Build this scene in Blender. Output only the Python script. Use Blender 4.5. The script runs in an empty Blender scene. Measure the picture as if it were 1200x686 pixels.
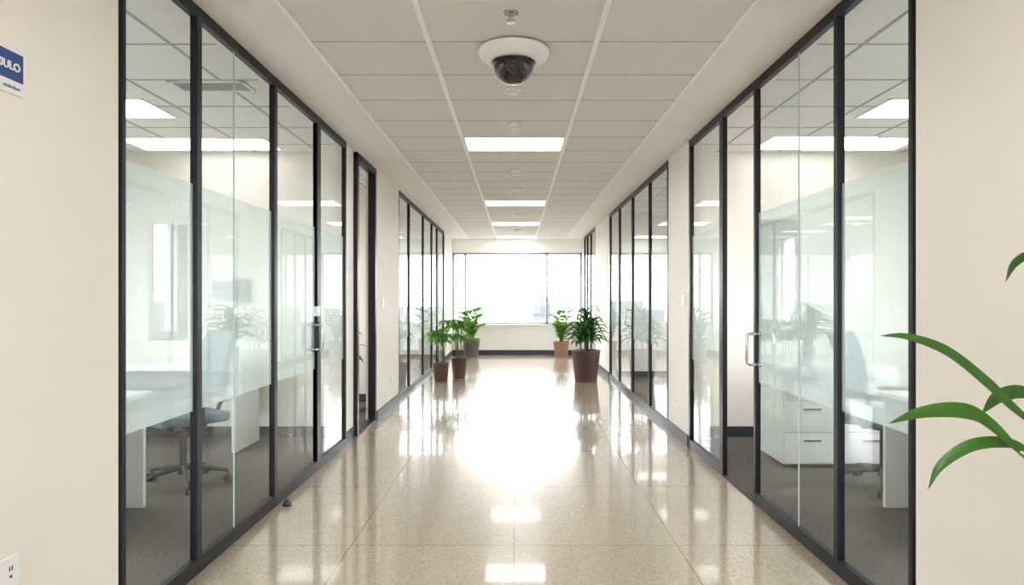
import bpy, math, random
from mathutils import Vector, Matrix
random.seed(7)
S = bpy.context.scene
CZ = 2.784      # ceiling height
WX = 1.56       # corridor half width

# ------------------------------------------------------------ materials
def newmat(name):
    m = bpy.data.materials.new(name); m.use_nodes = True
    nt = m.node_tree
    for n in list(nt.nodes): nt.nodes.remove(n)
    out = nt.nodes.new('ShaderNodeOutputMaterial')
    return m, nt, out
def pmat(name, col, rough=0.5, metal=0.0, noise=0.0, nscale=20, bump=0.0, bscale=200, spec=0.5, coat=0.0):
    m, nt, out = newmat(name)
    p = nt.nodes.new('ShaderNodeBsdfPrincipled')
    p.inputs['Roughness'].default_value = rough
    p.inputs['Metallic'].default_value = metal
    p.inputs['Specular IOR Level'].default_value = spec
    p.inputs['Coat Weight'].default_value = coat
    nt.links.new(p.outputs[0], out.inputs[0])
    tc = nt.nodes.new('ShaderNodeTexCoord')
    if noise > 0:
        n = nt.nodes.new('ShaderNodeTexNoise'); n.inputs['Scale'].default_value = nscale
        n.inputs['Detail'].default_value = 4
        nt.links.new(tc.outputs['Object'], n.inputs['Vector'])
        r = nt.nodes.new('ShaderNodeValToRGB')
        r.color_ramp.elements[0].position = 0.3; r.color_ramp.elements[1].position = 0.7
        r.color_ramp.elements[0].color = (*[c*(1-noise) for c in col], 1)
        r.color_ramp.elements[1].color = (*[min(1, c*(1+noise)) for c in col], 1)
        nt.links.new(n.outputs['Fac'], r.inputs[0]); nt.links.new(r.outputs[0], p.inputs['Base Color'])
    else:
        p.inputs['Base Color'].default_value = (*col, 1)
    if bump > 0:
        n2 = nt.nodes.new('ShaderNodeTexNoise'); n2.inputs['Scale'].default_value = bscale
        nt.links.new(tc.outputs['Object'], n2.inputs['Vector'])
        b = nt.nodes.new('ShaderNodeBump'); b.inputs['Strength'].default_value = bump
        b.inputs['Distance'].default_value = 0.01
        nt.links.new(n2.outputs['Fac'], b.inputs['Height']); nt.links.new(b.outputs[0], p.inputs['Normal'])
    return m
def emat(name, col, st):
    m, nt, out = newmat(name)
    e = nt.nodes.new('ShaderNodeEmission'); e.inputs[0].default_value = (*col, 1); e.inputs[1].default_value = st
    nt.links.new(e.outputs[0], out.inputs[0]); return m
def glassmat(name, tint, k=0.7):
    m, nt, out = newmat(name)
    t = nt.nodes.new('ShaderNodeBsdfTransparent'); t.inputs[0].default_value = (*tint, 1)
    g = nt.nodes.new('ShaderNodeBsdfGlossy'); g.inputs['Roughness'].default_value = 0.0
    f = nt.nodes.new('ShaderNodeFresnel')
    ge = nt.nodes.new('ShaderNodeNewGeometry')
    mr = nt.nodes.new('ShaderNodeMapRange'); mr.inputs[3].default_value = 1.45; mr.inputs[4].default_value = 1/1.45
    nt.links.new(ge.outputs['Backfacing'], mr.inputs[0]); nt.links.new(mr.outputs[0], f.inputs[0])
    mu = nt.nodes.new('ShaderNodeMath'); mu.operation = 'MULTIPLY'; mu.inputs[1].default_value = k
    mx = nt.nodes.new('ShaderNodeMixShader')
    nt.links.new(f.outputs[0], mu.inputs[0]); nt.links.new(mu.outputs[0], mx.inputs[0])
    nt.links.new(t.outputs[0], mx.inputs[1]); nt.links.new(g.outputs[0], mx.inputs[2])
    nt.links.new(mx.outputs[0], out.inputs[0]); return m
def frostmat(name):
    m, nt, out = newmat(name)
    t = nt.nodes.new('ShaderNodeBsdfTransparent'); t.inputs[0].default_value = (0.91, 0.95, 0.955, 1)
    d = nt.nodes.new('ShaderNodeBsdfDiffuse'); d.inputs[0].default_value = (0.76, 0.82, 0.81, 1)
    tr = nt.nodes.new('ShaderNodeBsdfTranslucent'); tr.inputs[0].default_value = (0.76, 0.82, 0.81, 1)
    m1 = nt.nodes.new('ShaderNodeMixShader'); m1.inputs[0].default_value = 0.35
    m2 = nt.nodes.new('ShaderNodeMixShader'); m2.inputs[0].default_value = 0.50
    nt.links.new(d.outputs[0], m1.inputs[1]); nt.links.new(tr.outputs[0], m1.inputs[2])
    nt.links.new(t.outputs[0], m2.inputs[1]); nt.links.new(m1.outputs[0], m2.inputs[2])
    nt.links.new(m2.outputs[0], out.inputs[0]); return m
def leafmat(name, c1, c2, trl=0.3):
    m, nt, out = newmat(name)
    p = nt.nodes.new('ShaderNodeBsdfPrincipled'); p.inputs['Roughness'].default_value = 0.4
    tc = nt.nodes.new('ShaderNodeTexCoord')
    n = nt.nodes.new('ShaderNodeTexNoise'); n.inputs['Scale'].default_value = 6
    nt.links.new(tc.outputs['Object'], n.inputs['Vector'])
    r = nt.nodes.new('ShaderNodeValToRGB')
    r.color_ramp.elements[0].position = .35; r.color_ramp.elements[1].position = .65
    r.color_ramp.elements[0].color = (*c1, 1); r.color_ramp.elements[1].color = (*c2, 1)
    tr = nt.nodes.new('ShaderNodeBsdfTranslucent')
    mx = nt.nodes.new('ShaderNodeMixShader'); mx.inputs[0].default_value = trl
    nt.links.new(n.outputs['Fac'], r.inputs[0]); nt.links.new(r.outputs[0], p.inputs['Base Color'])
    nt.links.new(r.outputs[0], tr.inputs[0])
    nt.links.new(p.outputs[0], mx.inputs[1]); nt.links.new(tr.outputs[0], mx.inputs[2])
    nt.links.new(mx.outputs[0], out.inputs[0]); return m
def floormat():
    m, nt, out = newmat('polished_terrazzo')
    p = nt.nodes.new('ShaderNodeBsdfPrincipled'); L = nt.links.new
    tc = nt.nodes.new('ShaderNodeTexCoord')
    mp = nt.nodes.new('ShaderNodeMapping'); mp.inputs['Location'].default_value = (0.016+0.89*20, -3.59+1.12*10, 0)
    L(tc.outputs['Object'], mp.inputs['Vector'])
    v = nt.nodes.new('ShaderNodeTexVoronoi'); v.inputs['Scale'].default_value = 120
    L(tc.outputs['Object'], v.inputs['Vector'])
    r = nt.nodes.new('ShaderNodeValToRGB'); cr = r.color_ramp
    cr.elements[0].position = 0.0; cr.elements[0].color = (0.38, 0.295, 0.215, 1)
    cr.elements[1].position = 1.0; cr.elements[1].color = (0.55, 0.455, 0.36, 1)
    e = cr.elements.new(0.35); e.color = (0.47, 0.38, 0.29, 1)
    sp = nt.nodes.new('ShaderNodeSeparateColor')
    L(v.outputs['Color'], sp.inputs[0]); L(sp.outputs[0], r.inputs[0])
    n = nt.nodes.new('ShaderNodeTexNoise'); n.inputs['Scale'].default_value = 1.6
    L(tc.outputs['Object'], n.inputs['Vector'])
    b = nt.nodes.new('ShaderNodeTexBrick'); b.offset = 0.0; b.squash = 1.0
    b.inputs['Scale'].default_value = 1.0; b.inputs['Brick Width'].default_value = 0.89
    b.inputs['Row Height'].default_value = 1.12; b.inputs['Mortar Size'].default_value = 0.003
    b.inputs['Mortar Smooth'].default_value = 0.0
    b.inputs['Color1'].default_value = (0.93, 0.93, 0.93, 1); b.inputs['Color2'].default_value = (1.0, 1.0, 1.0, 1)
    b.inputs['Mortar'].default_value = (0.5, 0.45, 0.4, 1)
    L(mp.outputs[0], b.inputs['Vector'])
    mul = nt.nodes.new('ShaderNodeMixRGB'); mul.blend_type = 'MULTIPLY'; mul.inputs[0].default_value = 1
    L(r.outputs[0], mul.inputs[1]); L(b.outputs['Color'], mul.inputs[2])
    L(mul.outputs[0], p.inputs['Base Color'])
    mr = nt.nodes.new('ShaderNodeMapRange'); mr.inputs[3].default_value = 0.17; mr.inputs[4].default_value = 0.25
    L(n.outputs['Fac'], mr.inputs[0]); L(mr.outputs[0], p.inputs['Roughness'])
    p.inputs['Specular IOR Level'].default_value = 0.6
    p.inputs['Coat Weight'].default_value = 0.8; p.inputs['Coat Roughness'].default_value = 0.05
    L(p.outputs[0], out.inputs[0]); return m

M_wall = pmat('cream_paint', (0.84, 0.79, 0.725), 0.7, noise=0.015, nscale=3, bump=0.03, bscale=300)
M_wwhite = pmat('white_paint', (0.87, 0.86, 0.84), 0.7, noise=0.01, nscale=3)
M_gyp = pmat('ceiling_gypsum', (0.87, 0.84, 0.80), 0.85, noise=0.01, nscale=2)
M_tile = pmat('acoustic_tile', (0.765, 0.735, 0.695), 0.95, noise=0.035, nscale=120, bump=0.1, bscale=400)
M_tbar = pmat('grid_white', (0.95, 0.95, 0.94), 0.4)
M_tbar2 = pmat('grid_grey', (0.46, 0.45, 0.43), 0.6)  # plain grey of the cross bars, room grid and louvres
M_frame = pmat('black_aluminium', (0.008, 0.010, 0.015), 0.4, spec=0.3)
M_base = pmat('dark_baseboard', (0.03, 0.035, 0.05), 0.5)
M_floor = floormat()
M_carpet = pmat('grey_carpet', (0.125, 0.112, 0.10), 0.95, noise=0.4, nscale=90, bump=0.5, bscale=300)
M_glass = glassmat('clear_glass', (0.90, 0.95, 0.935), 1.15)
M_wing = glassmat('window_glass', (0.98, 0.99, 1.0), 0.4)
M_frost = frostmat('frosted_film')
M_edge = pmat('glass_edge', (0.45, 0.55, 0.54), 0.2)
M_steel = pmat('brushed_steel', (0.42, 0.42, 0.43), 0.25, metal=0.9)
M_white = pmat('white_plastic', (0.85, 0.85, 0.84), 0.35)
M_black = pmat('black_gloss', (0.008, 0.008, 0.010), 0.06, coat=0.6)
M_dark = pmat('dark_plastic', (0.03, 0.032, 0.038), 0.45)
M_led = emat('led_panel', (1.0, 0.965, 0.92), 11.5)
M_led2 = emat('led_panel_room', (1.0, 0.975, 0.94), 5.0)
M_lam = pmat('white_laminate', (0.84, 0.84, 0.83), 0.35)
M_fab = pmat('blue_grey_fabric', (0.14, 0.18, 0.22), 0.85, noise=0.1, nscale=150)
M_blue = pmat('sign_blue', (0.02, 0.07, 0.27), 0.4)
M_potb = pmat('brown_pot', (0.085, 0.045, 0.032), 0.5, noise=0.1, nscale=20)
M_potg = pmat('grey_pot', (0.11, 0.09, 0.09), 0.5, noise=0.1, nscale=20)
M_pott = pmat('terracotta_pot', (0.28, 0.15, 0.10), 0.6, noise=0.1, nscale=20)
M_soil = pmat('soil', (0.05, 0.035, 0.025), 1.0, noise=0.4, nscale=60, bump=0.6, bscale=80)
M_stem = pmat('plant_stem', (0.12, 0.15, 0.045), 0.6, noise=0.2, nscale=30)
M_leafL = leafmat('leaf_light', (0.06, 0.20, 0.02), (0.16, 0.38, 0.05), 0.4)
M_leafD = leafmat('leaf_dark', (0.02, 0.10, 0.015), (0.06, 0.20, 0.03))
M_leafF = leafmat('leaf_front', (0.025, 0.10, 0.013), (0.06, 0.18, 0.022))
M_city = pmat('hazy_facade', (0.105, 0.11, 0.112), 0.9, noise=0.05, nscale=0.1)
M_cwin = pmat('hazy_facade_glass', (0.097, 0.102, 0.107), 0.8, spec=0.1)
M_ground = pmat('city_ground', (0.10, 0.104, 0.10), 1.0, noise=0.1, nscale=0.05)
M_wframe = pmat('window_frame', (0.36, 0.37, 0.39), 0.4)
M_screen = pmat('screen', (0.02, 0.025, 0.03), 0.15)
M_art = pmat('notice_paper', (0.32, 0.36, 0.36), 0.6, noise=0.2, nscale=14)

# ------------------------------------------------------------ mesh builder
class MB:
    def __init__(s): s.v = []; s.f = []; s.mi = []; s.cur = 0; s.mats = []
    def mat(s, m):
        if m not in s.mats: s.mats.append(m)
        s.cur = s.mats.index(m); return s
    def _add(s, vs, fs):
        o = len(s.v); s.v += [tuple(v) for v in vs]
        for f in fs: s.f.append([i+o for i in f]); s.mi.append(s.cur)
    def box(s, x0, x1, y0, y1, z0, z1, rot=None, piv=None):
        vs = [Vector((x, y, z)) for x in (x0, x1) for y in (y0, y1) for z in (z0, z1)]
        if rot is not None:
            p = Vector(piv or (0, 0, 0)); vs = [rot @ (v-p) + p for v in vs]
        s._add(vs, [(0,1,3,2),(4,6,7,5),(0,4,5,1),(2,3,7,6),(0,2,6,4),(1,5,7,3)]); return s
    def cyl(s, p0, p1, r0, r1=None, n=16, cap=True):
        r1 = r0 if r1 is None else r1
        p0, p1 = Vector(p0), Vector(p1); d = (p1-p0).normalized()
        a = d.orthogonal().normalized(); b = d.cross(a)
        vs = []
        for p, r in ((p0, r0), (p1, r1)):
            for i in range(n):
                t = 2*math.pi*i/n; vs.append(p + (a*math.cos(t)+b*math.sin(t))*r)
        fs = [(i, (i+1) % n, n+(i+1) % n, n+i) for i in range(n)]
        if cap: fs += [tuple(range(n-1, -1, -1)), tuple(range(n, 2*n))]
        s._add(vs, fs); return s
    def tube(s, pts, r, n=8, r1=None):
        pts = [Vector(p) for p in pts]; vs = []; fs = []; N = len(pts); r1 = r if r1 is None else r1
        a = None
        for k, p in enumerate(pts):
            d = (pts[min(k+1, N-1)] - pts[max(k-1, 0)]).normalized()
            if a is None: a = d.orthogonal().normalized()
            else:
                a = (a - d*a.dot(d)); a = a.normalized() if a.length > 1e-6 else d.orthogonal().normalized()
            b = d.cross(a); rr = r + (r1-r)*k/(N-1)
            for i in range(n):
                t = 2*math.pi*i/n; vs.append(p + (a*math.cos(t)+b*math.sin(t))*rr)
        for k in range(N-1):
            for i in range(n):
                fs.append((k*n+i, k*n+(i+1) % n, (k+1)*n+(i+1) % n, (k+1)*n+i))
        fs += [tuple(range(n-1, -1, -1)), tuple(range((N-1)*n, N*n))]
        s._add(vs, fs); return s
    def lathe(s, prof, c=(0, 0, 0), n=40):
        vs = []; fs = []; N = len(prof)
        for r, z in prof:
            for i in range(n):
                t = 2*math.pi*i/n; vs.append((c[0]+r*math.cos(t), c[1]+r*math.sin(t), c[2]+z))
        for k in range(N-1):
            for i in range(n):
                fs.append((k*n+i, k*n+(i+1) % n, (k+1)*n+(i+1) % n, (k+1)*n+i))
        s._add(vs, fs); return s
    def leaf(s, pts, w, up=(0, 0, 1), fold=0.25, prof=None, seg=10):
        """blade along a smooth centre line through pts"""
        P = [Vector(p) for p in pts]
        def cr(t):
            n = len(P)-1; x = t*n; i = min(int(x), n-1); u = x-i
            p1, p2 = P[i], P[i+1]; p0 = P[i-1] if i > 0 else p1*2-p2; p3 = P[i+2] if i+2 <= n else p2*2-p1
            return 0.5*((2*p1)+(p2-p0)*u+(2*p0-5*p1+4*p2-p3)*u*u+(3*p1-p0-3*p2+p3)*u**3)
        vs = []; fs = []
        for k in range(seg+1):
            t = k/seg; c = cr(t); d = (cr(min(1, t+.02))-cr(max(0, t-.02))).normalized()
            side = d.cross(Vector(up))
            side = side.normalized() if side.length > 1e-4 else d.orthogonal().normalized()
            nn = side.cross(d).normalized()
            ww = w*(prof(t) if prof else (0.25+0.75*math.sin(math.pi*min(1, t*1.15+.12)) if t < 0.5 else max(0.0, (1-t)/0.5)**0.75*0.98))
            vs += [c-side*ww/2+nn*ww*fold, c, c+side*ww/2+nn*ww*fold]
        for k in range(seg):
            o = k*3; fs += [(o, o+1, o+4, o+3), (o+1, o+2, o+5, o+4)]
        s._add(vs, fs); return s
    def obj(s, name, mat=None, parent=None, loc=(0, 0, 0), rot=(0, 0, 0), smooth=False, bevel=0, seg=2, solid=0):
        me = bpy.data.meshes.new(name); me.from_pydata(s.v, [], s.f)
        if s.mats:
            for m in s.mats: me.materials.append(m)
            for p, i in zip(me.polygons, s.mi): p.material_index = i
        else: me.materials.append(mat)
        if smooth:
            for p in me.polygons: p.use_smooth = True
        me.update()
        o = bpy.data.objects.new(name, me); S.collection.objects.link(o)
        o.location = loc; o.rotation_euler = rot
        if parent: o.parent = parent
        if solid:
            md = o.modifiers.new('sol', 'SOLIDIFY'); md.thickness = solid; md.offset = 0
        if bevel:
            md = o.modifiers.new('bev', 'BEVEL'); md.width = bevel; md.segments = seg; md.limit_method = 'ANGLE'
        return o
def grp(name, loc=(0, 0, 0), rz=0):
    e = bpy.data.objects.new(name, None); e.empty_display_size = 0.1
    S.collection.objects.link(e); e.location = loc; e.rotation_euler = (0, 0, rz); return e

# ------------------------------------------------------------ room shell
FARY = 15.8; BACKY = -3.5; OX = 4.3
MB().box(-WX-0.03, WX+0.03, BACKY, FARY, -0.1, 0.0).obj('floor', M_floor)
for sgn in (-1, 1):
    a, b = sorted((sgn*(WX+0.03), sgn*OX))
    MB().box(a, b, BACKY, FARY, -0.1, -0.001).obj('floor', M_carpet)
MB().box(-OX-.15, OX+.15, BACKY-.15, FARY+.2, CZ, CZ+0.15).obj('ceiling', M_gyp)

# acoustic tiles + suspension grid
XL = [-1.15, -0.49, 0.44, 1.145]
Y0g = 3.656 - 0.54*12
rows = [Y0g + 0.54*i for i in range(35)]
rows = [y for y in rows if y < FARY]
lights = [rows.index(min(rows, key=lambda r: abs(r-t))) for t in (-1.75, 1.5, 5.81, 9.6, 12.3, 15.0)]  # first two hang out of view, added to light the near corridor
t = MB()
for ci in range(3):
    for k in range(len(rows)-1):
        if ci == 1 and k in lights: continue
        t.box(XL[ci]+.006, XL[ci+1]-.006, rows[k]+.004, rows[k+1]-.004, CZ-0.004, CZ)
t.obj('acoustic_ceiling_tiles', M_tile)
g = MB().mat(M_tbar)
for i, x in enumerate(XL):
    w = 0.014 if i in (1, 2) else 0.009
    g.box(x-w, x+w, BACKY, FARY, CZ-0.012, CZ)
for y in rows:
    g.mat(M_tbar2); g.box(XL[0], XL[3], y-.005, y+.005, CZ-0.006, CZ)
g.obj('ceiling_suspension_grid')
def led(x0, x1, y0, y1, mat=None):
    e = grp('led_panel_light', ((x0+x1)/2, (y0+y1)/2, CZ))
    hx, hy = (x1-x0)/2, (y1-y0)/2
    MB().box(-hx+.015, hx-.015, -hy+.012, hy-.012, -0.006, -0.001).obj('diffuser', mat or M_led, e)
    f = MB()
    f.box(-hx, hx, -hy, -hy+.012, -.009, 0).box(-hx, hx, hy-.012, hy, -.009, 0)
    f.box(-hx, -hx+.015, -hy, hy, -.009, 0).box(hx-.015, hx, -hy, hy, -.009, 0)
    f.obj('trim_frame', M_tbar, e)
for k in lights: led(XL[1]+.012, XL[2]-.012, rows[k]+.006, rows[k+1]-.006)
# rooms: tiles, lights, stand-ins for mirrored corridor lights, vents
room_and_mirrored_lights = [(-3.22, -2.25, 5.86, 6.32), (-3.75, -2.68, 4.7, 5.2), (-3.4, -2.4, 2.2, 2.7),  # first panel imitates a corridor light reflected in the left glass
               (2.25, 3.2, 5.78, 6.3), (2.67, 3.7, 4.7, 5.2), (2.4, 3.4, 2.2, 2.7),  # first panel here imitates the same reflection in the right glass
               (-3.4, -2.5, 7.4, 7.9), (2.5, 3.4, 8.6, 9.1), (-3.4, -2.5, 11.4, 11.9), (2.5, 3.4, 13.3, 13.8), (-3.4, -2.5, 13.8, 14.2)]
for r in room_and_mirrored_lights: led(*r, mat=M_led2)
g = MB()
for sgn in (-1, 1):
    x = 1.95
    while x < OX:
        g.box(sgn*x-.008, sgn*x+.008, 0.5, FARY, CZ-.006, CZ); x += 0.6
    y = 0.7
    a, b = sorted((sgn*1.70, sgn*OX))
    while y < FARY:
        g.box(a, b, y-.006, y+.006, CZ-.005, CZ); y += 0.6
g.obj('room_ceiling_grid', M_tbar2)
def vent(x, y, w, d):
    e = grp('air_vent', (x, y, CZ))
    f = MB(); f.box(-w/2, w/2, -d/2, -d/2+.02, -.012, 0).box(-w/2, w/2, d/2-.02, d/2, -.012, 0)
    f.box(-w/2, -w/2+.02, -d/2, d/2, -.012, 0).box(w/2-.02, w/2, -d/2, d/2, -.012, 0); f.obj('frame', M_white, e)
    MB().box(-w/2+.02, w/2-.02, -d/2+.02, d/2-.02, -.005, -.003).obj('duct_opening', M_dark, e)
    l = MB(); n = 5
    for i in range(n):
        yy = -d/2+.02+(d-.04)*(i+.5)/n
        l.box(-w/2+.02, w/2-.02, yy-.008, yy+.008, -.010, -.006)
    l.obj('louvres', M_tbar2, e)
vent(-2.05, 4.42, 0.5, 0.22); vent(-2.75, 4.0, 0.5, 0.22); vent(-2.1, 7.6, 0.6, .2); vent(3.0, 4.0, .5, .22)

# corridor walls
def corr_wall(sgn, segs, name, bb):
    w = MB(); base = MB()
    for y0, y1 in segs:
        a, b = sorted((sgn*WX, sgn*(WX+0.12))); w.box(a, b, y0, y1, 0, CZ)
        a, b = sorted((sgn*(WX-0.012), sgn*WX)); base.box(a, b, y0+.001, y1-.001, 0, 0.10)
    w.obj(name, M_wall); base.obj(bb, M_base)
corr_wall(-1, [(BACKY, 2.57), (7.30, 8.66), (14.1, FARY)], 'wall_left', 'baseboard_left')
corr_wall(1, [(BACKY, 2.57), (5.98, 6.77), (11.15, 13.1), (15.3, FARY)], 'wall_right', 'baseboard_right')
# recessed bit of wall beside the left doorway
MB().box(-WX-.12, -WX-.04, 6.03, 6.42, 0, CZ).obj('wall_left_return', M_wall)
MB().box(-WX-.04, -WX-.028, 6.04, 6.42, 0, .10).obj('baseboard_left_return', M_base)

# cross walls of the rooms (with an internal window in the first)
def cross(name, sgn, y, win=None, mat=M_wall):
    w = MB(); X0, X1 = WX+0.12, OX
    def bx(x0, x1, z0, z1):
        a, b = sorted((sgn*x0, sgn*x1)); w.box(a, b, y, y+.1, z0, z1)
    if win:
        bx(X0, win[0], 0, CZ); bx(win[1], X1, 0, CZ); bx(win[0], win[1], 0, win[2]); bx(win[0], win[1], win[3], CZ)
    else: bx(X0, X1, 0, CZ)
    w.obj(name, mat)
    a, b = sorted((sgn*X0, sgn*X1)); MB().box(a, b, y-.012, y, 0, .10).obj(name.replace('wall', 'baseboard'), M_base)
cross('wall_partition_a', -1, 6.42, (3.22, 3.6, .93, 2.08))
cross('wall_partition_b', 1, 6.42, (2.38, 2.75, .93, 2.12))
cross('wall_partition_c', -1, 8.6); cross('wall_partition_d', 1, 11.3)
cross('wall_partition_e', -1, 0.4); cross('wall_partition_f', 1, 0.4)
# outer walls with windows
wn = [1]
def window(x0, x1, y0, y1, z0, z1, mull):
    """window in a plane; mull = list of mullion coords along the long axis"""
    e = grp('window_%d' % wn[0]); wn[0] += 1
    f = MB(); alongx = (x1-x0) > (y1-y0); t = 0.05
    f.box(x0, x1, y0, y1, z0, z0+t).box(x0, x1, y0, y1, z1-t, z1)
    if alongx:
        for m in [x0+t/2, x1-t/2]+mull: f.box(m-t/2, m+t/2, y0, y1, z0, z1)
    else:
        for m in [y0+t/2, y1-t/2]+mull: f.box(x0, x1, m-t/2, m+t/2, z0, z1)
    f.obj('frame', M_wframe, e)
    p = MB()
    if alongx: p._add([(x0, (y0+y1)/2, z0), (x1, (y0+y1)/2, z0), (x1, (y0+y1)/2, z1), (x0, (y0+y1)/2, z1)], [(0, 1, 2, 3)])
    else: p._add([((x0+x1)/2, y0, z0), ((x0+x1)/2, y1, z0), ((x0+x1)/2, y1, z1), ((x0+x1)/2, y0, z1)], [(0, 1, 2, 3)])
    p.obj('pane', M_wing, e)
wz0, wz1 = 0.9, 2.35
for sgn, nm in ((-1, 'wall_outer_left'), (1, 'wall_outer_right')):
    w = MB(); a, b = sorted((sgn*OX, sgn*(OX+.15)))
    wins = [(1.2, 5.6), (6.9, 8.3), (9.2, 15.0)] if sgn < 0 else [(1.2, 5.6), (7.2, 10.8), (11.8, 15.2)]
    w.box(a, b, BACKY, FARY, 0, wz0); w.box(a, b, BACKY, FARY, wz1, CZ)
    prev = BACKY
    for y0, y1 in wins: w.box(a, b, prev, y0, wz0, wz1); prev = y1
    w.box(a, b, prev, FARY, wz0, wz1); w.obj(nm, M_wall)
    for y0, y1 in wins:
        n = max(1, int((y1-y0)/1.4)); window(a+.05, b-.05, y0, y1, wz0, wz1, [y0+(y1-y0)*(i+1)/(n+1) for i in range(n)])
# far wall
w = MB(); hz0, hz1 = 0.73, 2.45
w.box(-OX-.15, OX+.15, FARY, FARY+.15, 0, hz0); w.box(-OX-.15, OX+.15, FARY, FARY+.15, hz1, CZ)
w.box(-OX-.15, -WX-.0, FARY, FARY+.15, hz0, hz1); w.box(WX, OX+.15, FARY, FARY+.15, hz0, hz1)
w.obj('wall_far', M_wwhite)
MB().box(-WX, WX, FARY-.015, FARY, 0, .11).obj('baseboard_far', M_base)
MB().box(-WX, WX, FARY-.06, FARY, hz0-.03, hz0).obj('trim_1', M_wwhite)
window(-WX, WX, FARY+.03, FARY+.10, hz0, hz1, [-1.25, 0.72])
# wall behind camera, with an unseen window added to let in sky light
w = MB(); w.box(-OX-.15, OX+.15, BACKY-.15, BACKY, 0, .5); w.box(-OX-.15, OX+.15, BACKY-.15, BACKY, 2.5, CZ)
w.box(-OX-.15, -1.3, BACKY-.15, BACKY, .5, 2.5); w.box(1.3, OX+.15, BACKY-.15, BACKY, .5, 2.5)
w.obj('wall_back', M_wall)
window(-1.3, 1.3, BACKY-.1, BACKY-.05, .5, 2.5, [0])

# ------------------------------------------------------------ glass partitions
FZ0, FZ1 = 0.80, 1.91
def bay(sgn, y0, y1, post0=0.05, post1=0.0, butt=(), frost=True, name='glass_partition', door=False, glass=True):
    e = grp(name, (sgn*(WX+.018), (y0+y1)/2, 0)); h = (y1-y0)/2; f = MB()
    f.box(-.018, .018, -h, h, 0, .075).box(-.018, .018, -h, h, CZ-.06, CZ)
    if post0: f.box(-.0185, .0185, -h-post0/2, -h+post0/2, 0, CZ)
    if post1: f.box(-.0185, .0185, h-post1/2, h+post1/2, 0, CZ)
    if door:
        f.box(-.014, .014, -h+post0/2, -h+post0/2+.02, .075, CZ-.06); f.box(-.014, .014, h-.045, h-.02, .075, CZ-.06)
    f.obj('frame', M_frame, e, bevel=.003)
    p = MB(); p._add([(0, -h, .075), (0, h, .075), (0, h, CZ-.06), (0, -h, CZ-.06)], [(0, 1, 2, 3)]); p.obj('pane', M_glass, e)
    if frost:
        p = MB(); x = 0.004*sgn
        p._add([(x, -h+.02, FZ0), (x, h-.02, FZ0), (x, h-.02, FZ1), (x, -h+.02, FZ1)], [(0, 1, 2, 3)]); p.obj('frosted_film', M_frost, e)
    for b in butt:
        MB().box(-.004, .004, b-(y0+y1)/2-.0015, b-(y0+y1)/2+.0015, .075, CZ-.06).obj('glass_joint', M_edge, e)
    return e
def pull(e, y, z, L=0.17, both=True, mat=M_steel, D=.075):
    m = MB()
    for s in ((-1, 1) if both else (-1,)):
        r = 0.02
        pts = [(0, 0, L/2), (s*(D-r), 0, L/2), (s*(D-r*.3), 0, L/2-r*.3), (s*D, 0, L/2-r), (s*D, 0, -L/2+r), (s*(D-r*.3), 0, -L/2+r*.3), (s*(D-r), 0, -L/2), (0, 0, -L/2)]
        m.tube(pts, .0095, 10)
    for zz in (L/2, -L/2): m.cyl((-.012, 0, zz), (.012, 0, zz), .017, n=14)
    m.obj('pull_handle', mat, e, loc=(0, y, z), smooth=True)
# left side
bay(-1, 2.61, 3.23, 0.025)
bay(-1, 3.23, 4.25, 0.05, butt=(3.66,))
d = bay(-1, 4.25, 5.18, 0.045, name='door_1', door=True); pull(d, .36, 1.05, L=.19)
MB().box(-.03, .03, -.025, .025, -.04, .04).obj('lock_body', M_steel, d, loc=(0, .42, 1.25), bevel=.004)
MB().box(-.03, .03, -.03, .03, -.12, .12).obj('latch_plate', M_frame, d, loc=(0, .44, 1.05), bevel=.004)
bay(-1, 5.18, 5.99, 0.09, 0.035)
# open doorway frame left
e = grp('door_2', (-WX-.04, 6.85, 0))
MB().box(-.04, .04, -.43, -.36, 0, CZ).box(-.04, .04, .38, .45, 0, CZ).box(-.04, .04, -.43, .45, CZ-.06, CZ).box(-.04, .04, -.36, .38, 0, .012).obj('frame', M_frame, e, bevel=.003)
# second left glazing
bay(-1, 8.70, 9.55, 0.05); bay(-1, 9.55, 11.0, 0.05); d = bay(-1, 11.0, 12.1, 0.06, name='door_3', door=True)
bay(-1, 12.1, 12.9, 0.06); bay(-1, 12.9, 14.05, 0.05, 0.06)
pull(d, -.4, 1.05)
# right side
bay(1, 2.61, 3.22, 0.025)
d = bay(1, 3.22, 4.32, 0.042, 0.035, butt=(3.68,), name='door_4'); pull(d, .50, 1.02, L=.2, D=.085)
# opening 4.34 - 4.98 : head and sill track only
e = grp('door_5', (WX+.018, 4.66, 0))
MB().box(-.018, .018, -.32, .32, CZ-.06, CZ).box(-.018, .018, -.32, .32, 0, .008).obj('track', M_frame, e)
bay(1, 5.03, 5.95, 0.085, 0.045)
bay(1, 6.82, 7.80, 0.06); bay(1, 7.80, 8.96, 0.05); d = bay(1, 8.96, 10.1, 0.06, name='door_6', door=True); pull(d, -.45, 1.08, L=.22)
bay(1, 10.1, 11.1, 0.06, 0.08)
bay(1, 13.15, 14.0, 0.08); bay(1, 14.0, 14.7, 0.06); bay(1, 14.7, 15.3, .06, .06)
# door stop
e = grp('door_stop', (-1.50, 4.28, 0)); MB().lathe([(0, 0.0), (.028, 0), (.026, .02), (.014, .03), (.012, .045), (0, .045)], n=16).obj('stop', M_dark, e, smooth=True)

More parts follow.
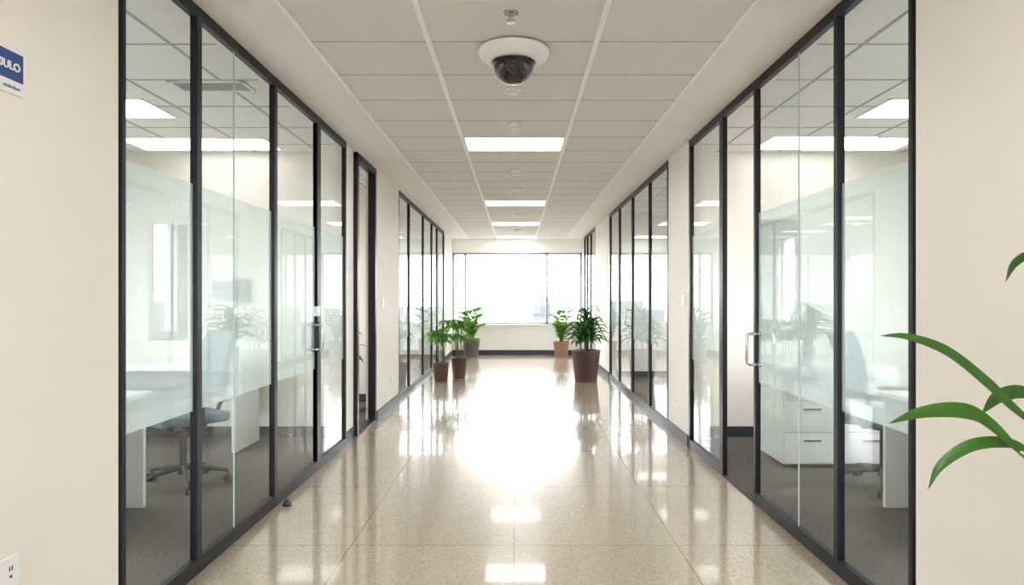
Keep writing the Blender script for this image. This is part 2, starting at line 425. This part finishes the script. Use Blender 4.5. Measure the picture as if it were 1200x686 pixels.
# ------------------------------------------------------------ ceiling devices
e = grp('security_camera', (-0.02, 3.76, CZ-.012))
MB().lathe([(0, 0), (.190, 0), (.201, -.004), (.204, -.012), (.203, -.024), (.196, -.038), (.182, -.052), (.164, -.064), (.147, -.072), (.134, -.075), (.125, -.073), (.120, -.066), (.118, -.05)], n=64).obj('housing', M_white, e, smooth=True)
prof = [(.117*math.cos(a), -.075-.122*math.sin(a)) for a in [math.pi/2*i/18 for i in range(19)]]
MB().lathe(prof, n=48).obj('dome', M_black, e, smooth=True)
MB().cyl((0, -.075, -.115), (0, -.116, -.140), .044, .038, 28).obj('lens_barrel', M_dark, e)
MB().cyl((0, -.115, -.1395), (0, -.119, -.142), .026, .023, 24).obj('lens', M_black, e)
def detector(x, y, r, h=.035, name='smoke_detector'):
    e = grp(name, (x, y, CZ-.004))
    MB().lathe([(0, 0), (r, 0), (r, -h*.35), (r*.9, -h*.5), (r*.72, -h*.6), (r*.68, -h*.95), (r*.5, -h), (0, -h)], n=28).obj('body', M_white, e, smooth=True)
    MB().lathe([(r*.705, -h*.66), (r*.70, -h*.8)], n=28).obj('sensor_slot', M_dark, e)
def sprinkler(x, y):
    e = grp('fire_sprinkler', (x, y, CZ-.004))
    m = MB().lathe([(0, 0), (.038, 0), (.036, -.008), (.014, -.012), (.011, -.03), (0, -.03)], n=20)
    m.tube([(.010, 0, -.03), (.018, 0, -.04), (.004, 0, -.052)], .003).tube([(-.010, 0, -.03), (-.018, 0, -.04), (-.004, 0, -.052)], .003)
    m.lathe([(0, -.052), (.02, -.052), (.02, -.055), (0, -.055)], n=16); m.obj('body', M_steel, e)
sprinkler(-.03, 3.28); detector(-.03, 4.5, .062, .03); detector(-.02, 5.35, .05, .05); detector(-.02, 7.3, .07, .06); detector(0, 8.5, .07); detector(0, 9.0, .06); detector(0, 11.1, .07)
detector(0, 13.6, .07)

# ------------------------------------------------------------ wall things
e = grp('room_sign', (-WX, 1.90, 2.045))
MB().box(0, .008, -.17, .165, -.022, .065).obj('blue_plate', M_blue, e)
MB().box(0, .007, -.17, .165, -.064, -.023).obj('white_plate', M_white, e)
def text(body, size, loc, mat, parent):
    c = bpy.data.curves.new('lettering', 'FONT'); c.body = body; c.size = size; c.extrude = .001; c.align_x = 'RIGHT'; c.align_y = 'CENTER'
    c.offset = size*0.03
    o = bpy.data.objects.new('lettering', c); S.collection.objects.link(o)
    o.location = loc; o.rotation_euler = (math.pi/2, 0, math.pi/2); o.parent = parent; c.materials.append(mat)
text('OFFICE 0ULO', .034, (.010, .150, .018), M_white, e)
text('studio floor', .014, (.009, .15, -.045), pmat('sign_grey', (.25, .27, .3), .5), e)
def outlet(x, y, z, sgn, h=.10, w=.10, name='wall_outlet'):
    e = grp(name, (x, y, z), 0 if sgn < 0 else math.pi)
    MB().box(0, .010, -w/2, w/2, -h/2, h/2).obj('plate', M_white, e, bevel=.004)
    if name == 'wall_outlet':
        m = MB()
        for a in (-.22, .22):
            m.box(.0101, .0108, a*w-.006, a*w-.002, .005, .02).box(.0101, .0108, a*w+.004, a*w+.008, .005, .02).cyl((.0101, a*w+.001, -.012), (.0108, a*w+.001, -.012), .005, n=10)
        m.obj('sockets', M_dark, e)
    else:
        MB().box(.0095, .014, -w/4, w/4, -h/3.2, h/3.2).obj('rocker', M_tbar, e)
outlet(-WX, 1.98, .51, -1, .10, .14)
outlet(-WX, 7.6, 1.30, -1, .12, .08, 'light_switch'); outlet(-WX, 8.1, .35, -1, .1, .08)
outlet(WX, 6.15, 1.33, 1, .1, .07, 'light_switch'); outlet(WX, 6.45, .34, 1, .1, .08); outlet(WX, 12.0, 1.4, 1, .12, .09, 'light_switch')
e = grp('door_sign', (-WX-.04, 6.2, 1.63)); MB().box(0, .008, -.06, .06, -.05, .05).obj('plate', M_wframe, e)

# ------------------------------------------------------------ plants
def blade(t): return max(0.0, math.sin(math.pi*min(1, (t+.06)/1.06)**0.8))**0.85 if t < 1 else 0.0
def plant(name, x, y, pr, ph, potmat, leafm, top, kind, seed, spread=0.4, n=34, w=.035, z=0.0):
    R = random.Random(seed); e = grp(name, (x, y, z)); top -= z
    MB().lathe([(0, 0), (pr*.74, 0), (pr*.77, .01), (pr*.97, ph*.93), (pr, ph*.94), (pr, ph), (pr*.92, ph), (pr*.90, ph*.9)], n=32).obj('pot', potmat, e, smooth=True, bevel=.002)
    MB().lathe([(0, ph*.91), (pr*.91, ph*.91)], n=32).obj('soil', M_soil, e)
    st = MB(); lf = MB()
    if kind == 'fan':      # slender canes each topped by a drooping rosette
        k = 6
        for i in range(k):
            a = 2*math.pi*i/k + R.random(); rr = pr*.35
            tipz = ph + (top-ph)*R.uniform(.4, .88); sx = spread*.45*R.uniform(.3, 1)
            p0 = Vector((rr*math.cos(a), rr*math.sin(a), ph*.88)); p1 = Vector((sx*math.cos(a), sx*math.sin(a), tipz))
            st.tube([p0, p0.lerp(p1, .5)+Vector((0, 0, .03)), p1], .008, 7, .005)
            for j in range(n//k+3):
                b = 2*math.pi*j/(n//k+3)+R.uniform(-.2, .2); L = spread*R.uniform(.55, .85); up = R.uniform(.0, .9)
                d = Vector((math.cos(b), math.sin(b), 0))
                lf.leaf([p1, p1+d*L*.35+Vector((0, 0, L*.3*up+.03)), p1+d*L*.72+Vector((0, 0, L*.32*up)), p1+d*L+Vector((0, 0, L*(.2*up-.30)))], w*R.uniform(.8, 1.2), prof=blade)
    elif kind == 'cane':  # dracaena: tiers of broad arching leaves
        for i, (ox, oy, hh) in enumerate(((0, 0, 1.0), (pr*.35, pr*.15, .72), (-pr*.35, -.1*pr, .58))):
            ztop = ph + (top-ph)*hh*.80
            st.tube([(ox, oy, ph*.88), (ox*1.2, oy*1.2, ztop)], .014, 8, .010)
            m = n//3
            for j in range(m):
                f = j/m; zz = ph+(ztop-ph)*(.25+.75*f); b = j*2.4+i; L = spread*(1.0-.35*f)*R.uniform(.85, 1.1)
                el = .25+1.0*f
                d = Vector((math.cos(b), math.sin(b), 0)); p = Vector((ox*1.1, oy*1.1, zz))
                lf.leaf([p, p+d*L*.33+Vector((0, 0, L*.30*el+.02)), p+d*L*.7+Vector((0, 0, L*.42*el)), p+d*L+Vector((0, 0, L*(.36*el-.20)))], w*R.uniform(.85, 1.15), prof=blade)
    else:                  # 'palm': pinnate fronds rising from the pot
        for j in range(16):
            b = j*2.4+R.uniform(-.2, .2); H = (top-ph)*R.uniform(.45, 1.0); L = spread*R.uniform(.45, .95)
            d = Vector((math.cos(b), math.sin(b), 0)); s0 = Vector((d.x*.03, d.y*.03, ph*.88))
            pts = [s0, s0+d*L*.15+Vector((0, 0, H*.45)), s0+d*L*.5+Vector((0, 0, H*.85)), s0+d*L+Vector((0, 0, H*.92))]
            fine = []
            for q in range(13):
                u = q/12*3; i0 = min(int(u), 2); fine.append(pts[i0].lerp(pts[i0+1], u-i0))
            st.tube(fine, .006, 6, .002)
            sd = d.cross(Vector((0, 0, 1)))
            for q in range(2, 13):
                c = fine[q]; tt = (q-2)/10; l = spread*.55*(1-.5*abs(tt-.4))
                for s in (-1, 1):
                    v = (sd*s*.7 + d*.5 + Vector((0, 0, .55))).normalized()
                    lf.leaf([c, c+v*l*.5+Vector((0, 0, .02)), c+v*l-Vector((0, 0, l*.2))], w, prof=blade, seg=5)
    st.obj('stems', M_stem, e, smooth=True); lf.obj('leaves', leafm, e, smooth=True)
    return e
plant('potted_umbrella_plant', -1.24, 10.7, .135, .30, M_potb, M_leafL, 1.06, 'fan', 1, .28, 60, .045)
plant('potted_umbrella_plant', -0.98, 11.1, .135, .36, M_potb, M_leafL, 0.98, 'fan', 2, .36, 60, .045)
plant('potted_palm', -1.06, 15.2, .20, .42, M_potg, M_leafL, 1.22, 'palm', 3, .32, 40, .045)
plant('potted_palm', 1.02, 15.2, .19, .36, M_pott, M_leafL, 1.24, 'palm', 4, .28, 40, .045)
plant('potted_dracaena', 1.12, 10.7, .235, .51, M_potb, M_leafD, 1.24, 'cane', 5, .37, 90, .065)
plant('potted_dracaena', -2.62, 6.0, .09, .16, M_white, M_leafD, 1.30, 'cane', 6, .28, 40, .04, z=.752)  # added in place of plants reflected in the left glass
plant('potted_dracaena', 2.36, 5.33, .09, .16, M_white, M_leafD, 1.32, 'cane', 8, .26, 40, .04, z=.802)
plant('potted_fig', -2.1, 7.9, .15, .45, M_potg, M_leafD, 1.30, 'cane', 9, .27, 40, .045)

# foreground plant, standing against the right wall beside the camera
PX, PY = 1.24, 1.42
e = grp('potted_lily', (PX, PY, 0))
MB().lathe([(0, 0), (.12, 0), (.125, .01), (.165, .33), (.17, .335), (.17, .36), (.155, .36), (.15, .32)], n=36).obj('pot', M_potb, e, smooth=True)
MB().lathe([(0, .33), (.153, .33)], n=32).obj('soil', M_soil, e)
st = MB(); lf = MB()
crown = Vector((0, 0, .92))
st.tube([(0, 0, .32), (.01, .005, .6), crown], .011, 8, .008)
def fl(pts, w, up=(0, 0, 1), fold=.22): lf.leaf([Vector(p) for p in pts], w, up=up, prof=blade, fold=fold, seg=20)
V = Vector
A = [V((-.485, -.05, 1.272)), V((-.43, -.055, 1.268)), V((-.355, -.06, 1.238)), V((-.27, -.05, 1.175)), V((-.205, -.04, 1.12)), V((-.13, -.02, 1.07))]
B = [V((-.455, -.03, 1.085)), V((-.39, -.04, 1.108)), V((-.31, -.04, 1.110)), V((-.25, -.03, 1.085)), V((-.17, -.02, 1.02))]
C = [V((-.34, .02, .93)), V((-.32, .01, .985)), V((-.26, 0, 1.03)), V((-.18, 0, 1.035)), V((-.12, 0, 1.01))]
D = [V((-.215, .03, 1.095)), V((-.18, .03, 1.13)), V((-.13, .02, 1.14)), V((-.08, .02, 1.10))]
E = [V((-.185, 0, 1.385)), V((-.165, 0, 1.425)), V((-.12, 0, 1.44)), V((-.05, .02, 1.38))]
for P, w in ((A, .036), (B, .042), (C, .028), (D, .035), (E, .020)):
    fl(P[::-1], w, up=(0.05, -.75, .65))
for q in (A, B, C, D, E):
    st.tube([crown, crown.lerp(q[-1], .55)+V((0, 0, -.01)), q[-1]], .0045, 6, .003)
R = random.Random(11)
for j in range(12):
    b = R.uniform(-1.2, .9); d = V((math.cos(b), math.sin(b), 0)); L = R.uniform(.14, .26)
    up = R.uniform(.1, .4); s = crown+V((0, 0, R.uniform(-.2, .1)))
    lf.leaf([s, s+d*L*.3+V((0, 0, up*.6)), s+d*L*.7+V((0, 0, up)), s+d*L+V((0, 0, up-.06))], .038, prof=blade, seg=12)
st.obj('stems', M_stem, e, smooth=True); lf.obj('leaves', M_leafF, e, smooth=True)

# ------------------------------------------------------------ office furniture
def chair(x, y, rz):
    e = grp('office_chair', (x, y, 0), rz)
    b = MB()
    for i in range(5):
        a = 2*math.pi*i/5+.3; d = V((math.cos(a), math.sin(a), 0))
        b.tube([d*.03+V((0, 0, .13)), d*.18+V((0, 0, .11)), d*.30+V((0, 0, .085))], .022, 8, .013)
    b.cyl((0, 0, .08), (0, 0, .16), .035, .03).cyl((0, 0, .16), (0, 0, .43), .025, n=14)
    b.box(-.11, .11, -.12, .12, .42, .455)
    b.obj('star_base', M_dark, e, smooth=False)
    c = MB()
    for i in range(5):
        a = 2*math.pi*i/5+.3; d = V((math.cos(a), math.sin(a), 0)); n = V((-d.y, d.x, 0))
        for s in (-1, 1): c.cyl(d*.30+n*s*.008+V((0, 0, .03)), d*.30+n*s*.028+V((0, 0, .03)), .03, n=16)
        c.cyl(d*.30+V((0, 0, .03)), d*.30+V((0, 0, .09)), .007, n=8)
    c.obj('casters', M_dark, e)
    MB().box(-.24, .24, -.23, .25, .455, .53).obj('seat', M_fab, e, bevel=.03, seg=4)
    k = MB(); vs = []; fs = []; nx, nz = 10, 10
    for j in range(nz+1):
        for i in range(nx+1):
            u = i/nx*2-1; v = j/nz; ww = .225*(1-.12*v*v-.10*(1-v)**2)
            vs.append((u*ww, -.25-.10*v*v+.05*u*u+.02*math.sin(v*3.1), .60+.50*v))
    for j in range(nz):
        for i in range(nx):
            o = j*(nx+1)+i; fs.append((o, o+1, o+nx+2, o+nx+1))
    k._add(vs, fs); k.obj('backrest', M_fab, e, smooth=True, solid=.045, bevel=.012)
    MB().tube([(0, -.05, .44), (0, -.24, .47), (0, -.29, .58), (0, -.30, .75)], .018, 8).obj('back_support', M_dark, e)
    a = MB()
    for s in (-1, 1):
        a.tube([(s*.2, 0, .45), (s*.285, 0, .47), (s*.285, .0, .66)], .013, 8)
        a.box(s*.285-.035, s*.285+.035, -.12, .14, .66, .69)
    a.obj('armrests', M_dark, e, bevel=.006)
def desk(x, y, rz, L=1.4, D=.7, ped=True):
    e = grp('office_desk', (x, y, 0), rz)
    MB().box(-L/2, L/2, -D/2, D/2, .72, .75).obj('top', M_lam, e, bevel=.003)
    MB().box(-L/2+.01, -L/2+.04, -D/2+.03, D/2-.03, 0, .72).box(L/2-.04, L/2-.01, -D/2+.03, D/2-.03, 0, .72).obj('side_panels', M_lam, e)
    MB().box(-L/2+.04, L/2-.04, D/2-.09, D/2-.07, .3, .72).obj('modesty_panel', M_lam, e)
def pedestal(x, y, rz, H=.62, Wd=.42):
    e = grp('drawer_cabinet', (x, y, 0), rz)
    MB().box(-Wd/2, Wd/2, -.27, .27, .03, H).obj('carcass', M_lam, e, bevel=.003)
    MB().box(-Wd/2+.02, Wd/2-.02, -.25, .25, 0, .03).obj('plinth', M_dark, e)
    d = MB(); hh = MB(); n = 3; st = (H-.05)/n
    for i in range(n):
        z = .04+st*i; d.box(-Wd/2+.006, Wd/2-.006, -.287, -.271, z, z+st-.008)
        hh.box(-.07, .07, -.300, -.2871, z+st*.7, z+st*.7+.012)
    d.obj('drawer_fronts', M_lam, e, bevel=.002); hh.obj('handles', M_steel, e)
def monitor(x, y, z, rz):
    e = grp('computer_monitor', (x, y, z), rz)
    MB().box(-.27, .27, -.012, .012, .12, .45).obj('screen_shell', M_dark, e, bevel=.004)
    MB().box(-.26, .26, -.0135, -.0125, .13, .44).obj('display', M_screen, e)
    MB().cyl((0, .02, .01), (0, .02, .25), .015).cyl((0, 0, 0), (0, 0, .012), .10, n=24).obj('stand', M_dark, e)
# left room
desk(-2.98, 3.80, math.pi/2, .95, 1.2)
chair(-2.42, 4.76, 2.5)
chair(-3.35, 5.0, .4)
desk(-3.05, 6.0, 0, 1.2, .6); monitor(-3.3, 3.8, .75, -2.0)
e = grp('notice_board', (-2.78, 6.42, 1.43)); MB().box(-.19, -.0, -.02, -.001, -.09, .09).obj('panel', M_art, e); MB().box(.03, .17, -.03, -.001, -.11, .11).obj('display', M_screen, e, bevel=.004)
# right room
desk(2.92, 3.80, -math.pi/2, .95, 1.15)
chair(2.62, 4.70, -2.4)
pedestal(2.34, 5.50, 0, .80, .44); pedestal(2.81, 5.50, 0, .80, .44)
monitor(3.2, 3.9, .75, 1.6); chair(3.6, 5.2, .3)

# ------------------------------------------------------------ outside
MB().box(-300, 300, -200, 400, -14.5, -14).obj('city_ground', M_ground)
R = random.Random(5); c = MB()
def bld(x, y, w, d, h):
    c.mat(M_city); c.box(x-w/2, x+w/2, y-d/2, y+d/2, -14, h); c.mat(M_cwin)
    for i in range(int((h+14)/3)):
        z = -13+i*3; c.box(x-w/2-.1, x+w/2+.1, y-d/2-.1, y+d/2+.1, z, z+1.3)
for i in range(26): bld(-75+i*6+R.uniform(-2, 2), R.uniform(90, 160), R.uniform(4, 9), 8, R.uniform(-6, 1.0))
bld(3.5, 95, 2.5, 5, 1.6)
for i in range(14):
    bld(-R.uniform(60, 100), 5+i*8, 8, R.uniform(4, 8), R.uniform(-5, 4)); bld(R.uniform(60, 100), 5+i*8, 8, R.uniform(4, 8), R.uniform(-5, 4))
c.obj('city_skyline')

wd = bpy.data.worlds.new('sky'); S.world = wd; wd.use_nodes = True
bg = wd.node_tree.nodes['Background']; bg.inputs[0].default_value = (0.985, 0.99, 1.0, 1); bg.inputs[1].default_value = 13.5

# ------------------------------------------------------------ camera
cam = bpy.data.cameras.new('camera'); co = bpy.data.objects.new('camera', cam); S.collection.objects.link(co)
co.location = (0, 0, 1.35); co.rotation_euler = (math.pi/2, 0, 0)
cam.sensor_width = 36; cam.lens = 36*770/1200; cam.shift_x = -6/1200; cam.shift_y = 7/1200
cam.clip_end = 1000; cam.clip_start = .05
S.camera = co
S.view_settings.view_transform = 'Standard'
S.view_settings.exposure = 0.0
